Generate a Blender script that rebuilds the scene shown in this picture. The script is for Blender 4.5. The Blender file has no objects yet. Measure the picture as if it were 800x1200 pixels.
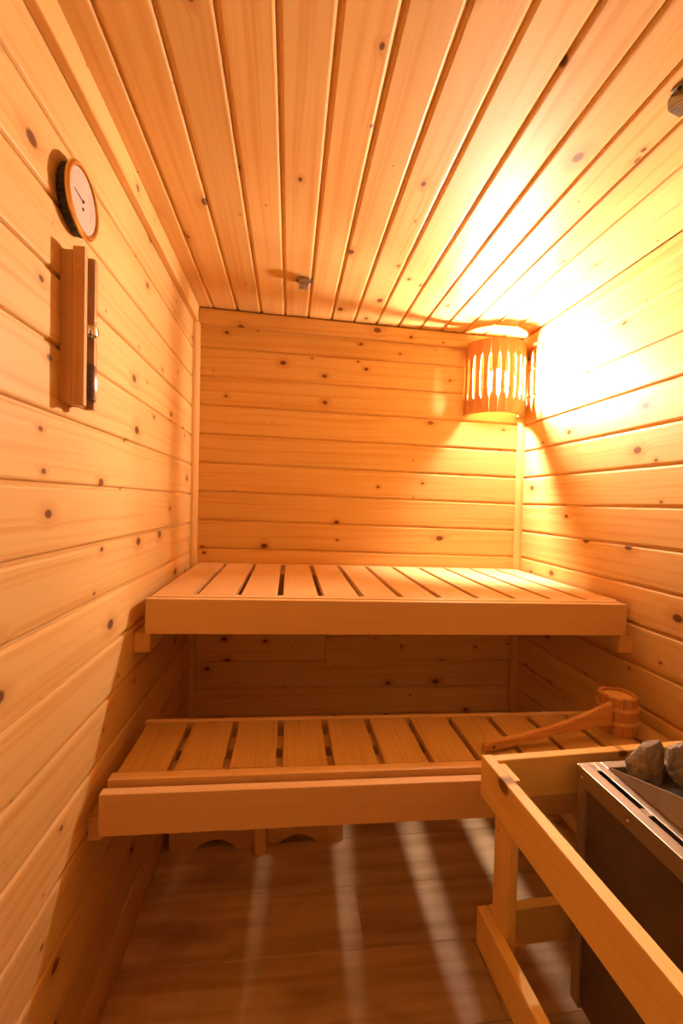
import bpy, bmesh, math, random
from mathutils import Vector, Matrix
random.seed(7)
scn = bpy.context.scene
COL = scn.collection
W, H = 1.451, 1.98            # room width, ceiling height at the left wall
YF = -2.12                    # wall behind the camera
CEIL_FALL = 0.027             # the ceiling falls a little to the right
FALL = 0.0165                 # benches and back boards sit slightly out of level

# ------------------------------------------------------------------ helpers
def link(o, parent=None):
    COL.objects.link(o)
    if parent is not None:
        o.parent = parent
    return o

def tag(o, label=None, cat=None, group=None, kind=None):
    if label: o['label'] = label
    if cat: o['category'] = cat
    if group: o['group'] = group
    if kind: o['kind'] = kind
    return o

def empty(name, loc, rot=(0, 0, 0)):
    o = bpy.data.objects.new(name, None)
    o.empty_display_size = 0.05
    o.location = loc
    o.rotation_euler = rot
    return link(o)

class MB:
    def __init__(self):
        self.bm = bmesh.new()

    def _merge(self, t, mat=None):
        if mat is not None:
            t.transform(mat)
        me = bpy.data.meshes.new('tmp')
        t.to_mesh(me); t.free()
        self.bm.from_mesh(me)
        bpy.data.meshes.remove(me)

    def box(self, x0, x1, y0, y1, z0, z1, bevel=0.0, seg=2, mat=None):
        t = bmesh.new()
        bmesh.ops.create_cube(t, size=1.0)
        for vv in t.verts:
            vv.co = Vector(((x0 + x1) / 2 + vv.co.x * (x1 - x0), (y0 + y1) / 2 + vv.co.y * (y1 - y0), (z0 + z1) / 2 + vv.co.z * (z1 - z0)))
        if bevel:
            bmesh.ops.bevel(t, geom=list(t.edges), offset=bevel, segments=seg, affect='EDGES', profile=0.6)
        self._merge(t, mat)

    def prism(self, pts, a, b, fn, bevel=0.0):
        """pts: closed 2D outline (p, q); swept from a to b along the third axis; fn(p, q, t) -> xyz"""
        t = bmesh.new()
        A = [t.verts.new(fn(p, q, a)) for p, q in pts]
        B = [t.verts.new(fn(p, q, b)) for p, q in pts]
        n = len(pts)
        t.faces.new(A); t.faces.new(B[::-1])
        for i in range(n):
            t.faces.new((A[i], B[i], B[(i + 1) % n], A[(i + 1) % n]))
        bmesh.ops.recalc_face_normals(t, faces=list(t.faces))
        if bevel:
            bmesh.ops.bevel(t, geom=list(t.edges), offset=bevel, segments=2, affect='EDGES')
        self._merge(t)

    def lathe(self, prof, n=32, mat=None):
        """prof: (r, h) list, turned about local z"""
        t = bmesh.new()
        rings = []
        for r, h in prof:
            if r < 1e-6:
                rings.append([t.verts.new((0, 0, h))])
            else:
                rings.append([t.verts.new((r * math.cos(2 * math.pi * k / n), r * math.sin(2 * math.pi * k / n), h)) for k in range(n)])
        for a, b in zip(rings, rings[1:]):
            for k in range(n):
                k2 = (k + 1) % n
                if len(a) == 1 and len(b) == 1: continue
                if len(a) == 1: t.faces.new((a[0], b[k], b[k2]))
                elif len(b) == 1: t.faces.new((a[k], b[0], a[k2]))
                else: t.faces.new((a[k], b[k], b[k2], a[k2]))
        bmesh.ops.recalc_face_normals(t, faces=list(t.faces))
        self._merge(t, mat)

    def build(self, name, mat, parent=None, smooth=False, loc=None):
        me = bpy.data.meshes.new(name)
        self.bm.to_mesh(me); self.bm.free()
        me.materials.append(mat)
        if smooth:
            for p in me.polygons: p.use_smooth = True
        o = bpy.data.objects.new(name, me)
        if loc is not None: o.location = loc
        if smooth:
            md = o.modifiers.new('es', 'EDGE_SPLIT'); md.split_angle = math.radians(38)
        return link(o, parent)

# ------------------------------------------------------------------ materials
class NT:
    def __init__(self, name):
        self.m = bpy.data.materials.new(name)
        self.m.use_nodes = True
        self.t = self.m.node_tree
        self.b = self.t.nodes['Principled BSDF']
    def n(self, typ, **kw):
        nd = self.t.nodes.new(typ)
        for k, v in kw.items(): setattr(nd, k, v)
        return nd
    def l(self, a, b): self.t.links.new(a, b)
    def put(self, sock, v):
        if hasattr(v, 'is_output'): self.l(v, sock)
        else: sock.default_value = v
    def math(self, op, a, b=0.0, c=None, clamp=False):
        nd = self.n('ShaderNodeMath', operation=op); nd.use_clamp = clamp
        self.put(nd.inputs[0], a); self.put(nd.inputs[1], b)
        if c is not None: self.put(nd.inputs[2], c)
        return nd.outputs[0]
    def mix(self, f, a, b, blend='MIX'):
        nd = self.n('ShaderNodeMix', data_type='RGBA', blend_type=blend)
        self.put(nd.inputs[0], f)
        for s, v in ((nd.inputs[6], a), (nd.inputs[7], b)):
            if isinstance(v, tuple): s.default_value = (*v, 1)
            else: self.l(v, s)
        return nd.outputs[2]
    def step(self, x, a, b):
        nd = self.n('ShaderNodeMapRange', interpolation_type='SMOOTHSTEP')
        self.put(nd.inputs[0], x); self.put(nd.inputs[1], a); self.put(nd.inputs[2], b)
        nd.inputs[3].default_value = 0; nd.inputs[4].default_value = 1
        return nd.outputs[0]

def wood(name, u, v, base, dark, knots=1.0, rough=0.46, grain=0.7, kscale=6.5, vary=0.14, gscale=1.0, seed=0.0):
    """procedural softwood; u = axis the grain runs along, v = axis across the face"""
    k = NT(name)
    tc = k.n('ShaderNodeTexCoord'); sp = k.n('ShaderNodeSeparateXYZ'); k.l(tc.outputs['Object'], sp.inputs[0])
    ax = {'x': sp.outputs[0], 'y': sp.outputs[1], 'z': sp.outputs[2]}
    w = [a for a in 'xyz' if a not in (u, v)][0]
    geo = k.n('ShaderNodeNewGeometry'); rnd = geo.outputs['Random Per Island']
    U = k.math('MULTIPLY_ADD', rnd, 7.31, ax[u]); U = k.math('ADD', U, seed)
    V = k.math('MULTIPLY_ADD', rnd, 3.17, ax[v])
    # knots
    cv = k.n('ShaderNodeCombineXYZ')
    k.l(k.math('MULTIPLY', U, kscale * 0.8), cv.inputs[0]); k.l(k.math('MULTIPLY', V, kscale * 1.15), cv.inputs[1])
    wob = k.n('ShaderNodeTexNoise'); wob.inputs['Scale'].default_value = 1.5; k.l(cv.outputs[0], wob.inputs['Vector'])
    vo = k.n('ShaderNodeTexVoronoi', voronoi_dimensions='2D', feature='F1')
    vo.inputs['Scale'].default_value = 1.0; k.l(cv.outputs[0], vo.inputs['Vector'])
    d = k.math('ADD', vo.outputs['Distance'], k.math('MULTIPLY', k.math('SUBTRACT', wob.outputs[0], 0.5), 0.05))
    cs = k.n('ShaderNodeSeparateColor'); k.l(vo.outputs['Color'], cs.inputs[0])
    rad = k.math('MULTIPLY', k.math('POWER', cs.outputs[0], 2.4), 0.105)
    rad = k.math('ADD', rad, 0.006)
    core = k.math('SUBTRACT', 1.0, k.step(d, k.math('MULTIPLY', rad, 0.55), rad))
    halo = k.math('SUBTRACT', 1.0, k.step(d, k.math('MULTIPLY', rad, 0.8), k.math('MULTIPLY', rad, 3.2)))
    # grain, bent round the knots
    Vw = k.math('MULTIPLY_ADD', halo, 0.012, V)
    lo = k.n('ShaderNodeTexNoise'); lo.inputs['Scale'].default_value = 1.0; lo.inputs['Detail'].default_value = 1
    c1 = k.n('ShaderNodeCombineXYZ'); k.l(k.math('MULTIPLY', U, 1.6), c1.inputs[0]); k.l(k.math('MULTIPLY', V, 9.0), c1.inputs[1]); k.l(ax[w], c1.inputs[2])
    k.l(c1.outputs[0], lo.inputs['Vector'])
    Vw = k.math('MULTIPLY_ADD', lo.outputs[0], 0.035, Vw)
    c2 = k.n('ShaderNodeCombineXYZ')
    k.l(k.math('MULTIPLY', U, 1.1 * gscale), c2.inputs[0]); k.l(k.math('MULTIPLY', Vw, 62.0 * gscale), c2.inputs[1]); k.l(k.math('MULTIPLY', ax[w], 40.0), c2.inputs[2])
    gr = k.n('ShaderNodeTexNoise'); gr.inputs['Scale'].default_value = 1.0; gr.inputs['Detail'].default_value = 3; gr.inputs['Roughness'].default_value = 0.55
    k.l(c2.outputs[0], gr.inputs['Vector'])
    g = k.step(gr.outputs[0], 0.44, 0.72)
    col = k.mix(k.math('MULTIPLY', g, grain), base, dark)
    blot = k.step(lo.outputs[0], 0.45, 0.8)
    col = k.mix(k.math('MULTIPLY', blot, 0.35 * grain), col, dark)
    # each board its own tone
    hs = k.n('ShaderNodeHueSaturation'); hs.inputs['Saturation'].default_value = 1.0
    k.l(k.math('MULTIPLY_ADD', rnd, vary, 1.0 - vary / 2), hs.inputs['Value']); k.l(col, hs.inputs['Color'])
    col = hs.outputs[0]
    if knots > 0:
        col = k.mix(k.math('MULTIPLY', halo, 0.38 * knots), col, (dark[0] * 0.75, dark[1] * 0.6, dark[2] * 0.5))
        col = k.mix(k.math('MULTIPLY', core, 0.9 * knots), col, (0.10, 0.03, 0.008))
    k.l(col, k.b.inputs['Base Color'])
    k.b.inputs['Roughness'].default_value = rough
    k.b.inputs['Specular IOR Level'].default_value = 0.16
    bp_ = k.n('ShaderNodeBump'); bp_.inputs['Strength'].default_value = 0.12; bp_.inputs['Distance'].default_value = 0.002
    k.l(gr.outputs[0], bp_.inputs['Height']); k.l(bp_.outputs[0], k.b.inputs['Normal'])
    return k.m

def plain(name, col, rough=0.5, metal=0.0, noise=0.0, scale=40.0, stretch=None, spec=0.5, bump=0.0):
    k = NT(name)
    k.b.inputs['Roughness'].default_value = rough
    k.b.inputs['Metallic'].default_value = metal
    k.b.inputs['Specular IOR Level'].default_value = spec
    tc = k.n('ShaderNodeTexCoord'); mp = k.n('ShaderNodeMapping'); k.l(tc.outputs['Object'], mp.inputs[0])
    if stretch: mp.inputs['Scale'].default_value = stretch
    nz = k.n('ShaderNodeTexNoise'); nz.inputs['Scale'].default_value = scale; nz.inputs['Detail'].default_value = 4
    k.l(mp.outputs[0], nz.inputs['Vector'])
    dk = tuple(c * (1 - noise) for c in col)
    k.l(k.mix(k.step(nz.outputs[0], 0.3, 0.7), dk, col), k.b.inputs['Base Color'])
    if bump:
        b = k.n('ShaderNodeBump'); b.inputs['Strength'].default_value = bump; b.inputs['Distance'].default_value = 0.004
        k.l(nz.outputs[0], b.inputs['Height']); k.l(b.outputs[0], k.b.inputs['Normal'])
    return k.m

PINE, PINE_D = (0.64, 0.425, 0.165), (0.55, 0.29, 0.075)
BEN, BEN_D = (0.64, 0.42, 0.19), (0.59, 0.35, 0.13)
M = {}
M['wall_y'] = wood('pine_wall_side', 'y', 'z', PINE, PINE_D)
M['wall_x'] = wood('pine_wall_back', 'x', 'z', PINE, PINE_D, seed=2.7)
M['ceil'] = wood('pine_ceiling', 'y', 'x', PINE, PINE_D, seed=5.1)
M['trim_x'] = wood('pine_trim_x', 'x', 'z', PINE, PINE_D, seed=1.3)
M['trim_y'] = wood('pine_trim_y', 'y', 'z', PINE, PINE_D, seed=3.3)
M['trim_z'] = wood('pine_trim_z', 'z', 'x', PINE, PINE_D, knots=0.0)
M['slat'] = wood('bench_slat_wood', 'y', 'x', BEN, BEN_D, knots=0.0, grain=0.4, rough=0.45, gscale=1.5)
M['fascia'] = wood('bench_fascia_wood', 'x', 'z', BEN, BEN_D, knots=0.0, grain=0.45, rough=0.42, gscale=1.5, seed=8.0)
M['oldslat'] = wood('worn_slat_wood', 'y', 'x', (0.48, 0.29, 0.095), (0.36, 0.19, 0.05), knots=0.0, grain=0.7, rough=0.36, gscale=2.2, seed=4.0)
M['rail_y'] = wood('guard_wood_y', 'y', 'z', (0.74, 0.52, 0.19), (0.66, 0.39, 0.10), knots=0.9, grain=0.4, kscale=5.0, seed=6.3)
M['rail_x'] = wood('guard_wood_x', 'x', 'z', (0.74, 0.52, 0.19), (0.66, 0.39, 0.10), knots=0.9, grain=0.4, kscale=5.0, seed=9.1)
M['post'] = wood('guard_wood_z', 'z', 'y', (0.74, 0.52, 0.19), (0.66, 0.39, 0.10), knots=0.8, grain=0.4, kscale=5.0)
M['ladle'] = wood('ladle_wood', 'x', 'z', (0.56, 0.30, 0.11), (0.44, 0.20, 0.06), knots=0.0, grain=0.7, rough=0.5, gscale=2.0)
M['stave'] = wood('stave_wood', 'z', 'x', (0.46, 0.23, 0.085), (0.34, 0.15, 0.05), knots=0.0, grain=0.6, rough=0.5, gscale=2.5, vary=0.35)
M['hoop'] = plain('hoop_wood', (0.68, 0.40, 0.15), 0.5, noise=0.2, scale=60)
M['shade'] = wood('lamp_slat_wood', 'z', 'x', (0.62, 0.30, 0.12), (0.48, 0.20, 0.07), knots=0.0, grain=0.6, rough=0.5, gscale=2.5)
M['timer'] = wood('timer_wood', 'z', 'y', (0.56, 0.33, 0.14), (0.44, 0.24, 0.08), knots=0.0, grain=0.7, rough=0.45, gscale=2.0)
M['black'] = plain('black_plastic', (0.012, 0.011, 0.010), 0.4, noise=0.3)
M['brass'] = plain('brass', (0.80, 0.50, 0.14), 0.28, metal=1.0, noise=0.08)
M['chrome'] = plain('chrome', (0.85, 0.83, 0.80), 0.15, metal=1.0, noise=0.05)
M['steel'] = plain('brushed_steel', (0.50, 0.45, 0.38), 0.38, metal=0.85, noise=0.12, scale=30, stretch=(1, 12, 12))
M['steel_dark'] = plain('dark_steel_panel', (0.20, 0.17, 0.14), 0.45, metal=0.7, noise=0.2, scale=12)
M['inside'] = plain('sooty_metal', (0.03, 0.022, 0.014), 0.8, noise=0.3)
M['zinc'] = plain('grey_metal', (0.40, 0.37, 0.33), 0.4, metal=0.8, noise=0.2)
M['screw'] = plain('screw_metal', (0.55, 0.52, 0.48), 0.3, metal=1.0)
M['porcelain'] = plain('porcelain', (0.80, 0.78, 0.74), 0.25, noise=0.05)
M['sand'] = plain('timer_sand', (0.10, 0.030, 0.022), 0.9, noise=0.3, scale=600)
M['ink'] = plain('ink', (0.02, 0.015, 0.012), 0.6)

def stone_mat():
    k = NT('heater_stone')
    tc = k.n('ShaderNodeTexCoord')
    a = k.n('ShaderNodeTexNoise'); a.inputs['Scale'].default_value = 60; a.inputs['Detail'].default_value = 6; a.inputs['Roughness'].default_value = 0.7
    k.l(tc.outputs['Object'], a.inputs['Vector'])
    b = k.n('ShaderNodeTexVoronoi'); b.inputs['Scale'].default_value = 260; k.l(tc.outputs['Object'], b.inputs['Vector'])
    c = k.mix(k.step(a.outputs[0], 0.35, 0.65), (0.17, 0.14, 0.11), (0.36, 0.31, 0.25))
    c = k.mix(k.math('MULTIPLY', k.step(b.outputs['Distance'], 0.0, 0.5), 0.25), c, (0.10, 0.085, 0.07))
    k.l(c, k.b.inputs['Base Color']); k.b.inputs['Roughness'].default_value = 0.85
    bp_ = k.n('ShaderNodeBump'); bp_.inputs['Strength'].default_value = 0.7; bp_.inputs['Distance'].default_value = 0.004
    k.l(a.outputs[0], bp_.inputs['Height']); k.l(bp_.outputs[0], k.b.inputs['Normal'])
    return k.m
M['stone'] = stone_mat()

def floor_mat():
    k = NT('laminate_floor')
    tc = k.n('ShaderNodeTexCoord'); sp = k.n('ShaderNodeSeparateXYZ'); k.l(tc.outputs['Object'], sp.inputs[0])
    geo = k.n('ShaderNodeNewGeometry'); rnd = geo.outputs['Random Per Island']
    U = k.math('MULTIPLY_ADD', rnd, 9.7, sp.outputs[0]); V = k.math('MULTIPLY_ADD', rnd, 4.1, sp.outputs[1])
    c = k.n('ShaderNodeCombineXYZ'); k.l(k.math('MULTIPLY', U, 2.2), c.inputs[0]); k.l(k.math('MULTIPLY', V, 26.0), c.inputs[1])
    a = k.n('ShaderNodeTexNoise'); a.inputs['Scale'].default_value = 1.0; a.inputs['Detail'].default_value = 5; a.inputs['Distortion'].default_value = 0.4
    k.l(c.outputs[0], a.inputs['Vector'])
    c2 = k.n('ShaderNodeCombineXYZ'); k.l(k.math('MULTIPLY', U, 3.0), c2.inputs[0]); k.l(k.math('MULTIPLY', V, 6.0), c2.inputs[1])
    b = k.n('ShaderNodeTexNoise'); b.inputs['Scale'].default_value = 1.0; b.inputs['Detail'].default_value = 3
    k.l(c2.outputs[0], b.inputs['Vector'])
    col = k.mix(k.step(a.outputs[0], 0.35, 0.7), (0.68, 0.51, 0.29), (0.50, 0.34, 0.165))
    col = k.mix(k.math('MULTIPLY', k.step(b.outputs[0], 0.55, 0.75), 0.55), col, (0.24, 0.15, 0.08))
    hs = k.n('ShaderNodeHueSaturation'); k.l(k.math('MULTIPLY_ADD', rnd, 0.3, 0.85), hs.inputs['Value']); k.l(col, hs.inputs['Color'])
    k.l(hs.outputs[0], k.b.inputs['Base Color'])
    k.b.inputs['Roughness'].default_value = 0.38
    return k.m
M['floor'] = floor_mat()

def dial_mat():
    k = NT('dial_face')
    tc = k.n('ShaderNodeTexCoord'); sp = k.n('ShaderNodeSeparateXYZ'); k.l(tc.outputs['Object'], sp.inputs[0])
    y, z = sp.outputs[1], sp.outputs[2]
    r = k.math('SQRT', k.math('ADD', k.math('MULTIPLY', y, y), k.math('MULTIPLY', z, z)))
    ang = k.math('ARCTAN2', y, z)
    tick = k.math('ABSOLUTE', k.math('SINE', k.math('MULTIPLY', ang, 22.0)))
    t = k.math('MULTIPLY', k.math('LESS_THAN', tick, 0.22), k.math('MULTIPLY', k.math('GREATER_THAN', r, 0.041), k.math('LESS_THAN', r, 0.047)))
    t = k.math('MULTIPLY', t, k.math('LESS_THAN', k.math('ABSOLUTE', ang), 2.3))
    arc = k.math('MULTIPLY', k.math('GREATER_THAN', r, 0.0335), k.math('LESS_THAN', r, 0.0355))
    arc = k.math('MULTIPLY', arc, k.math('GREATER_THAN', ang, 0.7)); arc = k.math('MULTIPLY', arc, k.math('LESS_THAN', ang, 2.2))
    col = k.mix(k.math('MULTIPLY', t, 0.7), (0.60, 0.50, 0.44), (0.06, 0.04, 0.03))
    col = k.mix(k.math('MULTIPLY', arc, 0.7), col, (0.6, 0.10, 0.06))
    k.l(col, k.b.inputs['Base Color']); k.b.inputs['Roughness'].default_value = 0.35
    k.b.inputs['Coat Weight'].default_value = 1.0; k.b.inputs['Coat Roughness'].default_value = 0.06
    return k.m
M['dial'] = dial_mat()

def glass_mat():
    k = NT('clear_glass')
    out = k.t.nodes['Material Output']
    tr = k.n('ShaderNodeBsdfTransparent'); gl = k.n('ShaderNodeBsdfGlossy'); gl.inputs['Roughness'].default_value = 0.05
    tr.inputs[0].default_value = (0.93, 0.93, 0.92, 1)
    fr = k.n('ShaderNodeLayerWeight'); fr.inputs[0].default_value = 0.25
    mx = k.n('ShaderNodeMixShader'); k.l(k.math('MULTIPLY', k.math('MULTIPLY_ADD', fr.outputs[1], 0.5, 0.05), k.math('SUBTRACT', 1.0, k.n('ShaderNodeNewGeometry').outputs['Backfacing'])), mx.inputs[0]); k.l(tr.outputs[0], mx.inputs[1]); k.l(gl.outputs[0], mx.inputs[2])
    k.l(mx.outputs[0], out.inputs[0])
    return k.m
M['glass'] = glass_mat()

def bulb_mat(strength):
    k = NT('lit_bulb')
    out = k.t.nodes['Material Output']
    em = k.n('ShaderNodeEmission'); em.inputs[0].default_value = (1.0, 0.76, 0.60, 1); em.inputs[1].default_value = strength
    k.l(em.outputs[0], out.inputs[0])
    return k.m
M['bulb'] = bulb_mat(7500)

# ------------------------------------------------------------------ room shell
def board_profile(p):
    return [(0, -.016), (0, -.007), (.0055, -.007), (.0060, -.0045), (.0085, -.0012), (.0120, 0),
            (p - .0065, 0), (p - .0028, -.0012), (p - .0003, -.0045), (p - .0003, -.016)]

def clad(name, mat, p, v0, v1, first, u0, u1, fn):
    """tongue-and-groove boards; boundaries at first + k*p, cut off at v0 and v1; fn(v, h, u) -> xyz"""
    mb = MB()
    k = math.floor((v0 - first) / p)
    while first + k * p < v1:
        a = first + k * p
        pr = [(min(max(a + q, v0), v1), h) for q, h in board_profile(p)]
        if max(q for q, _ in pr) - min(q for q, _ in pr) > 0.004:
            cl = []
            for q in pr:
                if not cl or (abs(q[0] - cl[-1][0]) + abs(q[1] - cl[-1][1])) > 1e-6: cl.append(q)
            mb.prism(cl, u0, u1, fn)
        k += 1
    mb.prism([(v0, -.0155), (v1, -.0155), (v1, -.05), (v0, -.05)], u0 - .001, u1 + .001, fn)
    return tag(mb.build(name, mat), kind='structure')

clad('wall_left', M['wall_y'], .1205, -.01, 2.03, .9665, YF, 0.0, lambda v, h, u: (h, u, v))
clad('wall_right', M['wall_y'], .1190, -.01, 2.00, .9567, YF, 0.0, lambda v, h, u: (W - h, u, v))
clad('wall_back', M['wall_x'], .1198, 0.0, 2.03, .9815, 0.0, W, lambda v, h, u: (u, -h, v - FALL * u))
DX0, DX1, DH = .40, 1.02, 1.88       # open doorway the picture is taken through
clad('wall_front_left', M['wall_x'], .1198, 0.0, 2.03, .9815, 0.0, DX0, lambda v, h, u: (u, YF + h, v - FALL * u))
clad('wall_front_right', M['wall_x'], .1198, 0.0, 2.03, .9815, DX1, W, lambda v, h, u: (u, YF + h, v - FALL * u))
clad('wall_front_top', M['wall_x'], .1198, DH, 2.03, .9815, DX0, DX1, lambda v, h, u: (u, YF + h, v - FALL * u))
clad('ceiling', M['ceil'], .0975, 0.0, W, .0745, YF, 0.0, lambda v, h, u: (v, u, H - CEIL_FALL * v - h))

mb = MB()
row = 0
y = 0.0
while y > YF:
    y1 = max(y - .192, YF)
    x = [-.35, -.95, -.05, -.65][row % 4]
    while x < W:
        a, b = max(x, 0.0), min(x + 1.28, W)
        if b > a + .005:
            mb.box(a + .0006, b - .0006, y1 + .0006, y - .0006, -.012, 0.0, bevel=.0010, seg=1)
        x += 1.28
    y = y1; row += 1
mb.box(-.02, W + .02, YF - .02, .02, -.05, -.0115)
tag(mb.build('floor', M['floor']), kind='structure')

def struct(name, mat, *boxes, **kw):
    mb = MB()
    for b in boxes: mb.box(*b, bevel=kw.get('bevel', .003))
    return tag(mb.build(name, mat), kind='structure')

struct('door_1', M['trim_z'], (DX0 - .01, DX0 + .03, YF - .06, YF + .012, 0, DH), (DX1 - .03, DX1 + .01, YF - .06, YF + .012, 0, DH), (DX0 - .01, DX1 + .01, YF - .06, YF + .012, DH - .03, DH + .01))

# cornice strips along the ceiling and corner strips
def zc(x): return H - CEIL_FALL * x
struct('trim_1', M['trim_y'], (0, .021, YF, 0, zc(0) - .062, zc(0) + .004))
struct('trim_2', M['trim_y'], (W - .021, W, YF, 0, zc(W) - .058, zc(W) - .006))
mb = MB(); mb.prism([(.005, -.021), (.064, -.021), (.064, 0), (.005, 0)], .021, W - .021, lambda p, q, t: (t, q, zc(t) - p + .0), bevel=.003)
tag(mb.build('trim_3', M['trim_x']), kind='structure')
mb = MB(); mb.prism([(-.002, YF + .021), (.064, YF + .021), (.064, YF), (-.002, YF)], .021, W - .021, lambda p, q, t: (t, q, zc(t) - p), bevel=.003)
tag(mb.build('trim_4', M['trim_x']), kind='structure')
for i, (sx, x0) in enumerate(((1, 0.0), (-1, W))):
    mb = MB()
    pts = [(0, 0), (.026, 0)] + [(.026 * math.cos(a), -.026 * math.sin(a)) for a in (.35, .75, 1.15)] + [(0, -.026)]
    mb.prism(pts, 0.0, 1.93 - CEIL_FALL * x0, lambda p, q, t: (x0 + sx * p, q, t))
    tag(mb.build('trim_%d' % (5 + i), M['trim_z']), kind='structure')

# ------------------------------------------------------------------ benches
def bench(name, label, loc, width, depth, slat_w, pitch, n, first, hh, slat_m, worn):
    """local: x to the right from the left end, y away from the front face, z up from the underside; top at hh"""
    r = empty(name, loc, (0, FALL, 0))
    tag(r, label, 'bench', 'sauna benches')
    top, th = hh, .022
    fr0, fr1 = .026, .058                      # front strip
    rear = depth
    for i in range(n):
        a = first + i * pitch
        b = min(a + slat_w, width + (.012 if not worn else 0.0))
        mb = MB(); mb.box(a, b, fr1 + .0008, rear - .0185, top - th, top, bevel=.0028)
        o = mb.build('slat', slat_m, r)
    mb = MB(); mb.box(.004, width - .002, fr0 if not worn else fr0 + .006, fr1, top - th, top, bevel=.0025); mb.build('front_strip', M['fascia'], r)
    mb = MB(); mb.box(.004, width - .002, rear - .018, rear, top - th, top, bevel=.0025); mb.build('rear_strip', M['fascia'], r)
    mb = MB(); mb.box(0, width, 0, .0225, 0, top - (.011 if worn else .0015), bevel=.0025); mb.build('fascia', M['fascia'], r)
    rails = ((.072, .132), (.172, .232)) if worn else ((.062, .092), (depth - .125, depth - .02))
    for a, b in rails:
        mb = MB(); mb.box(.012, width - .012, a, b, top - th - .045, top - th, bevel=.002); mb.build('support_rail', M['fascia'], r)
    for a in (.006, width - .030):
        mb = MB(); mb.box(a, a + .024, .0228, rear - .004, .004, top - th, bevel=.002); mb.build('side_rail', M['slat'], r)
    return r

bench('sauna_bench', 'pale slatted upper bench fixed across the back wall below the lamp', (.030, -.688, .8295), 1.393, .683, .1015, .1185, 12, .0045, .096, M['slat'], False)
bench('sauna_bench', 'darker worn slatted lower bench in front of the upper one with the ladle on it', (.030, -.967, .4985), 1.400, .290, .103, .1185, 12, .0135, .098, M['oldslat'], True)

def batten(label, x0, x1, y0, y1, z0, z1):
    mb = MB(); mb.box(x0, x1, y0, y1, z0, z1, bevel=.003)
    tag(mb.build('support_batten', M['trim_y']), label, 'batten', 'bench support battens')
batten('wooden batten on the left wall carrying the upper bench', .0, .042, -.680, -.024, .777, .8293)
batten('wooden batten on the right wall carrying the upper bench', W - .045, W, -.684, -.024, .7525, .8067)
batten('wooden batten on the left wall carrying the lower bench', -.0004, .0285, -.940, -.690, .470, .520)
batten('wooden batten on the right wall carrying the lower bench', W - .0200, W + .0004, -.940, -.690, .446, .496)

# low vent slide on the back wall, under the upper bench
mb = MB()
mb.prism([(.575, .478), (.905, .486), (.905, .616), (.575, .604)], -.0155, -.0005, lambda p, q, t: (p, t, q), bevel=.0015)
tag(mb.build('vent_board', M['wall_x']), 'short wooden slide board low on the back wall under the upper bench', 'board')

# ------------------------------------------------------------------ footrest on the floor under the benches
r = empty('footrest', (.025, -.392, 0))
tag(r, 'low wooden footrest with arched front boards on the floor under the benches', 'footrest')
def arched(x0, x1, a0, a1, rise, h):
    pts = [(x0, 0), (a0, 0)]
    n = 12
    for i in range(1, n):
        t = i / n
        pts.append((a0 + (a1 - a0) * t, rise * math.sin(math.pi * t) ** .8))
    pts += [(a1, 0), (x1, 0), (x1, h), (x0, h)]
    return pts
for (x0, x1, a0, a1) in ((.0, .287, .085, .225), (.322, .590, .36, .50)):
    mb = MB(); mb.prism(arched(x0, x1, a0, a1, .034, .145), 0, .020, lambda p, q, t: (p, t, q)); mb.build('apron_board', M['fascia'], r)
mb = MB()
mb.prism([(.282, -.034), (.288, -.042), (.317, -.042), (.324, -.034), (.324, .02), (.282, .02)], 0.0, .145, lambda p, q, t: (p, q, t), bevel=.003)
mb.build('leg', M['post'], r)
mb = MB(); mb.box(0, .590, .262, .282, 0, .145, bevel=.002); mb.build('rear_board', M['fascia'], r)
for i in range(4):
    mb = MB(); mb.box(-.004, .594, -.004 + i * .074, .060 + i * .074, .1455, .1645, bevel=.003); mb.build('slat', M['fascia'], r)

# ------------------------------------------------------------------ heater guard rail
g = empty('heater_guard', (.8205, -1.015, .25), (0, 0, .045))
tag(g, 'pine two-rail guard around the stove beside the lower bench', 'guard rail')
mb = MB(); mb.box(0, .023, -1.105, 0, .324, .410, bevel=.003); mb.build('top_rail', M['rail_y'], g)
mb = MB(); mb.box(.0235, .620, -.021, 0, .322, .408, bevel=.003); mb.build('top_rail', M['rail_x'], g)
mb = MB(); mb.box(0, .023, -1.105, 0, 0, .082, bevel=.003); mb.build('bottom_rail', M['rail_y'], g)
mb = MB(); mb.box(.0235, .620, -.021, 0, 0, .082, bevel=.003); mb.build('bottom_rail', M['rail_x'], g)
mb = MB(); mb.box(.0235, .0425, -.080, -.0215, 0, .402, bevel=.002); mb.build('post', M['post'], g)

# ------------------------------------------------------------------ electric sauna stove
SX, SY, SZ0, SZ1 = 1.016, -1.052, .155, .655
s = empty('sauna_stove', (SX, SY, SZ0))
tag(s, 'steel sauna stove topped with stones hung on the right wall behind the guard', 'stove')
sw, sd, sh = .425, .44, SZ1 - SZ0          # extents in x, y (towards the viewer is negative), z
mb = MB()
mb.box(.006, sw, -sd + .006, -.006, .004, sh - .03, bevel=.004)
mb.build('body', M['steel_dark'], s)
for (a, b) in ((0, 0), (0, -sd + .026)):
    mb = MB(); mb.box(0, .026, b - .026, b, 0, sh - .036, bevel=.003); mb.build('corner_post', M['steel'], s)
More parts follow.
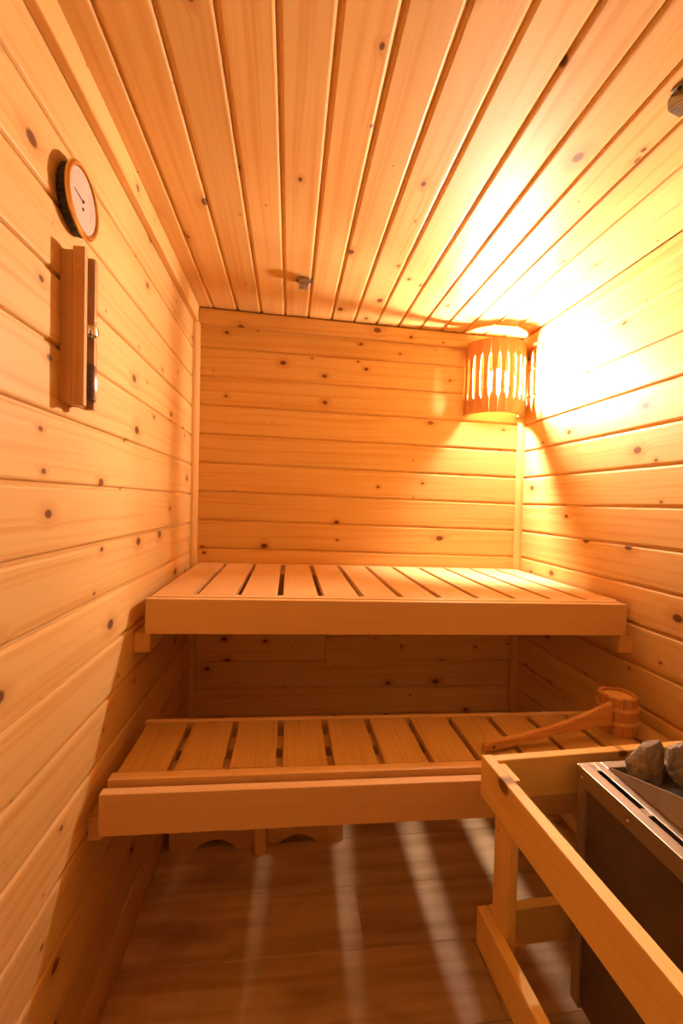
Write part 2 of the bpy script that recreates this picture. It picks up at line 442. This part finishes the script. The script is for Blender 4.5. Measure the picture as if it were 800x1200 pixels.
# top frame: lip, slotted deck
mb = MB()
mb.box(-.002, .004, -sd, 0, sh - .036, sh - .001, bevel=.0012)
mb.box(.004, sw, -.006, .0, sh - .036, sh - .001, bevel=.0012)
mb.box(.004, sw, -sd, -sd + .006, sh - .036, sh - .001, bevel=.0012)
mb.box(-.002, .020, -sd, .0, sh - .003, sh, bevel=.0008)
mb.box(.032, .050, -sd, .0, sh - .003, sh, bevel=.0008)
for (a, b) in ((-.030, 0), (-.158, -.140), (-.286, -.268), (-sd, -.396)):
    mb.box(.020, .032, a, b, sh - .003, sh)
mb.box(.050, sw, -.024, .0, sh - .003, sh, bevel=.0008)
mb.box(.050, sw, -sd, -sd + .030, sh - .003, sh, bevel=.0008)
mb.build('top_frame', M['steel'], s)
# collar round the stones: left cheek rises towards the viewer
mb = MB()
mb.prism([(-.024, sh - .05), (-.024, sh + .004), (-sd + .03, sh + .118), (-sd + .03, sh - .05)], 0.0505, .0535, lambda p, q, t: (t, p, q), bevel=.0008)
mb.prism([(.0535, sh - .05), (.0535, sh + .004), (sw - .01, sh + .004), (sw - .01, sh - .05)], -.027, -.024, lambda p, q, t: (p, t, q), bevel=.0008)
mb.prism([(.0535, sh - .05), (.0535, sh + .118), (sw - .01, sh + .118), (sw - .01, sh - .05)], -sd + .03, -sd + .033, lambda p, q, t: (p, t, q), bevel=.0008)
mb.build('collar', M['steel'], s)
mb = MB(); mb.box(.054, sw - .012, -sd + .034, -.028, sh - .045, sh - .028); mb.build('stone_tray', M['inside'], s)
mb = MB(); mb.box(sw, W - SX - .0005, -sd + .06, -.06, .08, sh - .06, bevel=.002); mb.build('wall_bracket', M['steel_dark'], s)
for yy in (-.016, -.14, -.30):
    mb = MB(); mb.lathe([(0, .0025), (.003, .0018), (.0042, 0), (.0042, -.002)], 12, Matrix.Translation((-.002, yy, sh - .022)) @ Matrix.Rotation(-math.pi / 2, 4, 'Y')); mb.build('screw', M['screw'], s, True)

# stones
def stone(label, loc, size, seed, rot=(0, 0, 0), taper=0.0):
    rg = random.Random(seed)
    bm = bmesh.new()
    bmesh.ops.create_icosphere(bm, subdivisions=4, radius=1.0)
    planes = []
    for i in range(13):
        n = Vector((rg.gauss(0, 1), rg.gauss(0, 1), rg.gauss(0, 1))).normalized()
        planes.append((n, rg.uniform(.60, .92)))
    for v in bm.verts:
        d = v.co.normalized()
        rr = 1.05
        for n, o in planes:
            c = d.dot(n)
            if c > .05: rr = min(rr, o / c)
        v.co = d * rr
    for v in bm.verts:
        q = v.co
        v.co += q.normalized() * (.022 * math.sin(q.x * 9 + seed) * math.sin(q.y * 11 + 1) + .015 * math.sin(q.z * 23 + q.x * 17))
        tp = 1.0 - taper * v.co.z
        v.co = Vector((v.co.x * size[0] * tp, v.co.y * size[1] * tp, v.co.z * size[2]))
    me = bpy.data.meshes.new('heater_stone'); 
    rm = Matrix.Rotation(rot[2], 4, 'Z') @ Matrix.Rotation(rot[1], 4, 'Y') @ Matrix.Rotation(rot[0], 4, 'X')
    bm.transform(rm)
    zmin = min(v.co.z for v in bm.verts)
    bm.transform(Matrix.Translation((0, 0, -zmin)))
    bm.to_mesh(me); bm.free()
    for p in me.polygons: p.use_smooth = True
    me.materials.append(M['stone'])
    o = bpy.data.objects.new('heater_stone', me)
    md = o.modifiers.new('es', 'EDGE_SPLIT'); md.split_angle = math.radians(24)
    o.location = loc; link(o)
    tag(o, label, 'stone', 'stones on the stove')
ZT = SZ1 - .0275
stone('smaller pointed grey stone at the corner of the stove basin nearest the ladle', (1.119, -1.113, ZT), (.034, .033, .055), 3, (.2, .1, .5), .30)
stone('large flat-topped grey stone overlapping the pointed one on the stove', (1.203, -1.132, ZT), (.056, .050, .062), 11, (.1, .2, 1.0))

# ------------------------------------------------------------------ ladle on the lower bench
def bench_z(x): return .5965 - FALL * (x - .03)
LX, LY = 1.322, -.785
LZ = bench_z(LX) + .0025
ld = empty('sauna_ladle', (LX, LY, LZ))
tag(ld, 'stave-built wooden ladle with long handle lying on the lower bench', 'ladle')
NS, RB, RT, LH = 13, .050, .047, .098
for i in range(NS):
    a0, a1 = 2 * math.pi * i / NS + .012, 2 * math.pi * (i + 1) / NS - .012
    mb = MB()
    tz = LH + (.0012 * math.sin(i * 2.3))
    t = bmesh.new()
    ring = []
    for (ro, zz) in ((RB, 0), (RB - .0015, LH * .5), (RT, tz)):
        ring.append([t.verts.new((rr * math.cos(a), rr * math.sin(a), zz)) for rr, a in ((ro, a0), (ro + .0012, (a0 + a1) / 2), (ro, a1), (ro - .010, a1), (ro - .010, a0))])
    for A, B in zip(ring, ring[1:]):
        for j in range(5): t.faces.new((A[j], A[(j + 1) % 5], B[(j + 1) % 5], B[j]))
    t.faces.new(ring[0][::-1]); t.faces.new(ring[-1])
    bmesh.ops.recalc_face_normals(t, faces=list(t.faces))
    mb._merge(t)
    mb.build('stave', M['stave'], ld)
mb = MB(); mb.lathe([(0, LH - .016), (RT - .0095, LH - .016), (RT - .0095, LH - .006), (0, LH - .006)], 32); mb.build('end_disc', M['hoop'], ld, True)
for zz in (.028, .064):
    ro = RB + .0012 - (RB - RT) * zz / LH
    mb = MB(); mb.lathe([(ro - .0005, zz), (ro + .0022, zz), (ro + .0024, zz + .0095), (ro - .0005, zz + .0095), (ro - .0005, zz)], 40); mb.build('hoop', M['hoop'], ld, True)
# handle: flat board flaring towards the cup, slightly inclined, tip on the bench
tipx, tipy = .893 - LX, -.874 - LY
hx, hy = -.043, -.030
L = math.hypot(tipx - hx, tipy - hy)
ux, uy = (tipx - hx) / L, (tipy - hy) / L
tz0 = bench_z(.893) - LZ
up = [(0.0, .088), (.03, .080), (.10, .061), (.20, .042), (.30, .030), (.36, .025), (.40, .024), (.42, .020)]
dn = [(0.0, .024), (.03, .026), (.10, .026), (.20, .020), (.30, .010), (.36, .0035), (.40, .0015), (.42, .0035)]
sc = L / .42
pts = [(a * sc, b + tz0 * a / .42 + .001) for a, b in up] + [(a * sc + (.004 if a == .42 else 0), b + tz0 * a / .42 + .001) for a, b in reversed(dn)]
mb = MB(); mb.prism(pts, -.008, .008, lambda p, q, t: (hx + ux * p - uy * t, hy + uy * p + ux * t, q), bevel=.0022)
h_ = mb.build('handle', M['ladle'], ld)
hp = .395 * sc
mb = MB(); mb.lathe([(0, .0008), (.0035, .0008), (.0035, 0), (0, 0)], 14, Matrix.Translation((hx + ux * hp - uy * .0081, hy + uy * hp + ux * .0081, tz0 * .94 + .0125)) @ Matrix.Rotation(math.atan2(ux, -uy), 4, 'Z') @ Matrix.Rotation(math.pi / 2, 4, 'Y'))
mb.build('hanging_hole', M['ink'], h_)

# ------------------------------------------------------------------ corner lamp
LC = Vector((1.302, -.001, 1.587))
lp = empty('wall_lamp', LC, (0, .010, 0))
tag(lp, 'glowing slatted wooden lamp on the back wall in the right corner', 'lamp')
LA, LB, LHH = .133, .128, .312
NSL = 12
def ell(th, da=0.0):  # th from -90 (left contact) to +90 (right contact)
    return Vector(((LA - da) * math.sin(th), -(LB - da) * math.cos(th), 0))
for i in range(NSL):
    t0 = -math.pi / 2 + math.pi * i / NSL; t1 = t0 + math.pi / NSL
    p0, p1 = ell(t0), ell(t1)
    mid = (p0 + p1) / 2; dx = (p1 - p0); wd = dx.length; dx.normalize()
    nrm = Vector((dx.y, -dx.x, 0))
    if nrm.dot(mid) < 0: nrm = -nrm
    prof = [(0, 0), (.20, 0), (.25, .0050), (.33, .0066), (.50, .0078), (.67, .0066), (.75, .0050), (.80, 0), (1, 0)]
    half = wd / 2 - .0006
    pts = [(half - b, a * LHH) for a, b in prof] + [(-half + b, a * LHH) for a, b in reversed(prof)]
    mb = MB(); mb.prism(pts, -.0035, .0025, lambda p, q, t: mid + dx * p + nrm * t + Vector((0, 0, q)))
    mb.build('shade_slat', M['shade'], lp)
def half_ring(z0, z1, o, inn):
    mb = MB(); n = 24
    t = bmesh.new(); R_ = []
    for k in range(n + 1):
        th = -math.pi / 2 + math.pi * k / n
        a, b = ell(th, o), ell(th, inn)
        R_.append([t.verts.new((q.x, min(q.y, -.0005), z)) for q, z in ((a, z0), (a, z1), (b, z1), (b, z0))])
    for A, B in zip(R_, R_[1:]):
        for j in range(4): t.faces.new((A[j], A[(j + 1) % 4], B[(j + 1) % 4], B[j]))
    t.faces.new(R_[0]); t.faces.new(R_[-1][::-1])
    bmesh.ops.recalc_face_normals(t, faces=list(t.faces))
    mb._merge(t)
    return mb
half_ring(.002, .014, .006, .020).build('hoop', M['hoop'], lp)
half_ring(LHH - .014, LHH - .002, .006, .020).build('hoop', M['hoop'], lp)
# bulkhead fitting: porcelain base with a raised rim round a frosted glass dome facing the room
RD = Matrix.Translation((0, -.006, .148)) @ Matrix.Rotation(math.radians(5), 4, 'X') @ Matrix.Rotation(math.pi / 2, 4, 'X')       # local z -> -y
mb = MB(); mb.lathe([(0, 0), (.060, 0), (.062, .006), (.060, .046), (.0575, .0505), (.0535, .0505), (.0525, .046), (.0520, .020), (0, .020)], 40, RD)
mb.box(-.035, .035, -.022, .001, .113, .183, bevel=.003)
mb.build('fitting', M['porcelain'], lp, True)
mb = MB()
n = 7
mb.lathe([(0, .021)] + [(.0500, .022)] + [(.0500 * math.cos(k * math.pi / 2 / n), .030 + .036 * math.sin(k * math.pi / 2 / n)) for k in range(n)] + [(0, .066)], 24, RD)
mb.build('glass_dome', M['bulb'], lp, True)

# ------------------------------------------------------------------ thermometer on the left wall
TH = empty('thermometer', (0, -1.030, 1.727))
tag(TH, 'round black and brass dial thermometer on the left wall', 'thermometer')
RX = Matrix.Rotation(math.pi / 2, 4, 'Y')          # local z -> world +x
mb = MB()
t = bmesh.new(); n = 72; rr = []
for (r_, h_) in ((.052, .0005), (.0575, .003), (.0575, .0155), (.0585, .0165)):
    rr.append([t.verts.new(((r_ - (.0022 if k % 2 else 0)) * math.cos(2 * math.pi * k / n), (r_ - (.0022 if k % 2 else 0)) * math.sin(2 * math.pi * k / n), h_)) for k in range(n)])
for A, B in zip(rr, rr[1:]):
    for k in range(n): t.faces.new((A[k], A[(k + 1) % n], B[(k + 1) % n], B[k]))
t.faces.new(rr[0][::-1]); t.faces.new(rr[-1])
mb._merge(t, RX); mb.build('case', M['black'], TH)
mb = MB(); mb.lathe([(.0525, .0165), (.0605, .0165), (.0625, .0185), (.0620, .0215), (.0590, .0240), (.0545, .0235), (.0525, .0205), (.0525, .0165)], 64, RX)
mb.build('rim', M['brass'], TH, True)
mb = MB(); mb.lathe([(0, .0200), (.0530, .0200), (.0530, .0170), (0, .0170)], 64, RX); dial = mb.build('dial', M['dial'], TH)
# pointer towards upper left (local -y is towards the viewer, i.e. left in the picture)
a = math.radians(84)
mb = MB(); mb.prism([(-.0012, 0), (.0012, 0), (.0004, .034), (-.0004, .034)], .0203, .0210, lambda p, q, t: (t, -q * math.sin(a) + p * math.cos(a), q * math.cos(a) + p * math.sin(a)))
mb.lathe([(0, .0222), (.0026, .0222), (.0030, .0203), (0, .0203)], 16, RX)
mb.build('pointer', M['ink'], dial)
mb = MB(); mb.lathe([(0, .0214), (.0026, .0214), (.0030, .0203), (0, .0203)], 16, Matrix.Translation((0, 0, -.0135)) @ RX); mb.build('dial_screw', M['ink'], dial)

# ------------------------------------------------------------------ sand timer on the left wall
ST = empty('sand_timer', (0, -1.040, 1.352))
tag(ST, 'wooden sand timer with glass tube hanging on the left wall below the thermometer', 'sand timer')
mb = MB(); mb.box(-.0004, .0195, -.026, .024, .005, .270, bevel=.0015); mb.build('back_plate', M['timer'], ST)
mb = MB()
mb.box(.0198, .0260, -.026, .026, 0, .277, bevel=.0012)
mb.box(.0255, .0400, -.026, -.0145, 0, .277, bevel=.0012)
mb.box(.0255, .0400, .0145, .026, 0, .277, bevel=.0012)
mb.build('holder', M['timer'], ST)
def tube(z0, z1, r0, neck, flip):
    pr = [(0, z0), (r0 * .7, z0), (r0, z0 + .004)]
    pr += [(r0, z1 - .022), (r0 * .85, z1 - .012), (neck, z1)]
    return pr
mb = MB()
mb.lathe([(0, .010), (.0085, .010), (.0115, .013), (.0120, .02), (.0120, .113), (.0095, .128), (.0030, .1385), (.0095, .149), (.0120, .164), (.0120, .257), (.0115, .264), (.0085, .267), (0, .267)], 28, Matrix.Translation((.0385, 0, 0)))
mb.build('glass_tube', M['glass'], ST, True)
mb = MB(); mb.lathe([(0, .0115), (.0080, .0115), (.0107, .014), (.0111, .02), (.0111, .075), (.007, .079), (0, .083)], 24, Matrix.Translation((.0385, 0, 0))); mb.build('sand', M['sand'], ST, True)
mb = MB(); mb.lathe([(.0105, .131), (.0134, .131), (.0140, .134), (.0140, .143), (.0134, .146), (.0105, .146), (.0105, .131)], 28, Matrix.Translation((.0385, 0, 0)))
mb.box(.0265, .0300, -.0140, .0140, .133, .144)
mb.build('clip', M['chrome'], ST, True)

# ------------------------------------------------------------------ small ceiling sensors
def sensor(label, x, y, rz, wid=.036, lng=.050, hgt=.024):
    e = empty('ceiling_sensor', (x, y, zc(x)), (0, CEIL_FALL, rz))
    tag(e, label, 'sensor', 'ceiling sensors')
    mb = MB()
    w2, l2 = wid / 2, lng / 2
    mb.box(-w2, w2, -l2, l2, -hgt + .004, -.0005, bevel=.002)
    nb = 6
    for i in range(nb):
        a = -w2 + wid * (i + .12) / nb
        mb.box(a, a + wid / nb * .45, -l2 + .003, l2 - .001, -hgt, -hgt + .006, bevel=.0006, seg=1)
    mb.build('cover', M['zinc'], e)
    for sx in (-1, 1):
        mb = MB(); mb.box(min(sx * w2, sx * (w2 + .013)), max(sx * w2, sx * (w2 + .013)), -.012, .012, -.0025, -.0004, bevel=.0006, seg=1)
        f = mb.build('mounting_tab', M['zinc'], e)
        mb = MB(); mb.lathe([(0, -.0048), (.003, -.0045), (.0036, -.0026), (0, -.0026)], 12, Matrix.Translation((sx * (w2 + .0065), 0, 0))); mb.build('screw', M['inside'], f)
sensor('small metal sensor on the middle of the ceiling with a shadow beside it', .440, -.325, .0)
sensor('small metal sensor on the ceiling near the right wall cut by the picture edge', 1.108, -1.158, .25)

# ------------------------------------------------------------------ camera
cam = bpy.data.cameras.new('camera')
co = bpy.data.objects.new('camera', cam); COL.objects.link(co)
yaw, pitch, roll, fpx = .1193, -.0235, .0227, 513.5
cy, sy, cp, spn = math.cos(yaw), math.sin(yaw), math.cos(pitch), math.sin(pitch)
F = Vector((sy * cp, cy * cp, spn)); rv = Vector((cy, -sy, 0)); uv = rv.cross(F)
R_ = rv * math.cos(roll) + uv * math.sin(roll); U_ = uv * math.cos(roll) - rv * math.sin(roll)
co.matrix_world = Matrix(((R_.x, U_.x, -F.x, .4035), (R_.y, U_.y, -F.y, -1.8928), (R_.z, U_.z, -F.z, 1.192), (0, 0, 0, 1)))
cam.sensor_fit = 'VERTICAL'; cam.sensor_height = 36.0; cam.lens = fpx / 1200 * 36.0
cam.clip_start = .01
scn.camera = co

# ------------------------------------------------------------------ world, view
wd_ = bpy.data.worlds.new('world'); scn.world = wd_; wd_.use_nodes = True
wd_.node_tree.nodes['Background'].inputs[0].default_value = (0.02, 0.02, 0.02, 1)
scn.view_settings.view_transform = 'Standard'
scn.view_settings.look = 'None'
scn.view_settings.gamma = 1.0
scn.view_settings.use_curve_mapping = False
scn.view_settings.exposure = 0.0
scn.cycles.use_denoising = True
scn.cycles.max_bounces = 16
scn.cycles.diffuse_bounces = 10
scn.cycles.sample_clamp_indirect = 8
scn.cycles.caustics_reflective = False
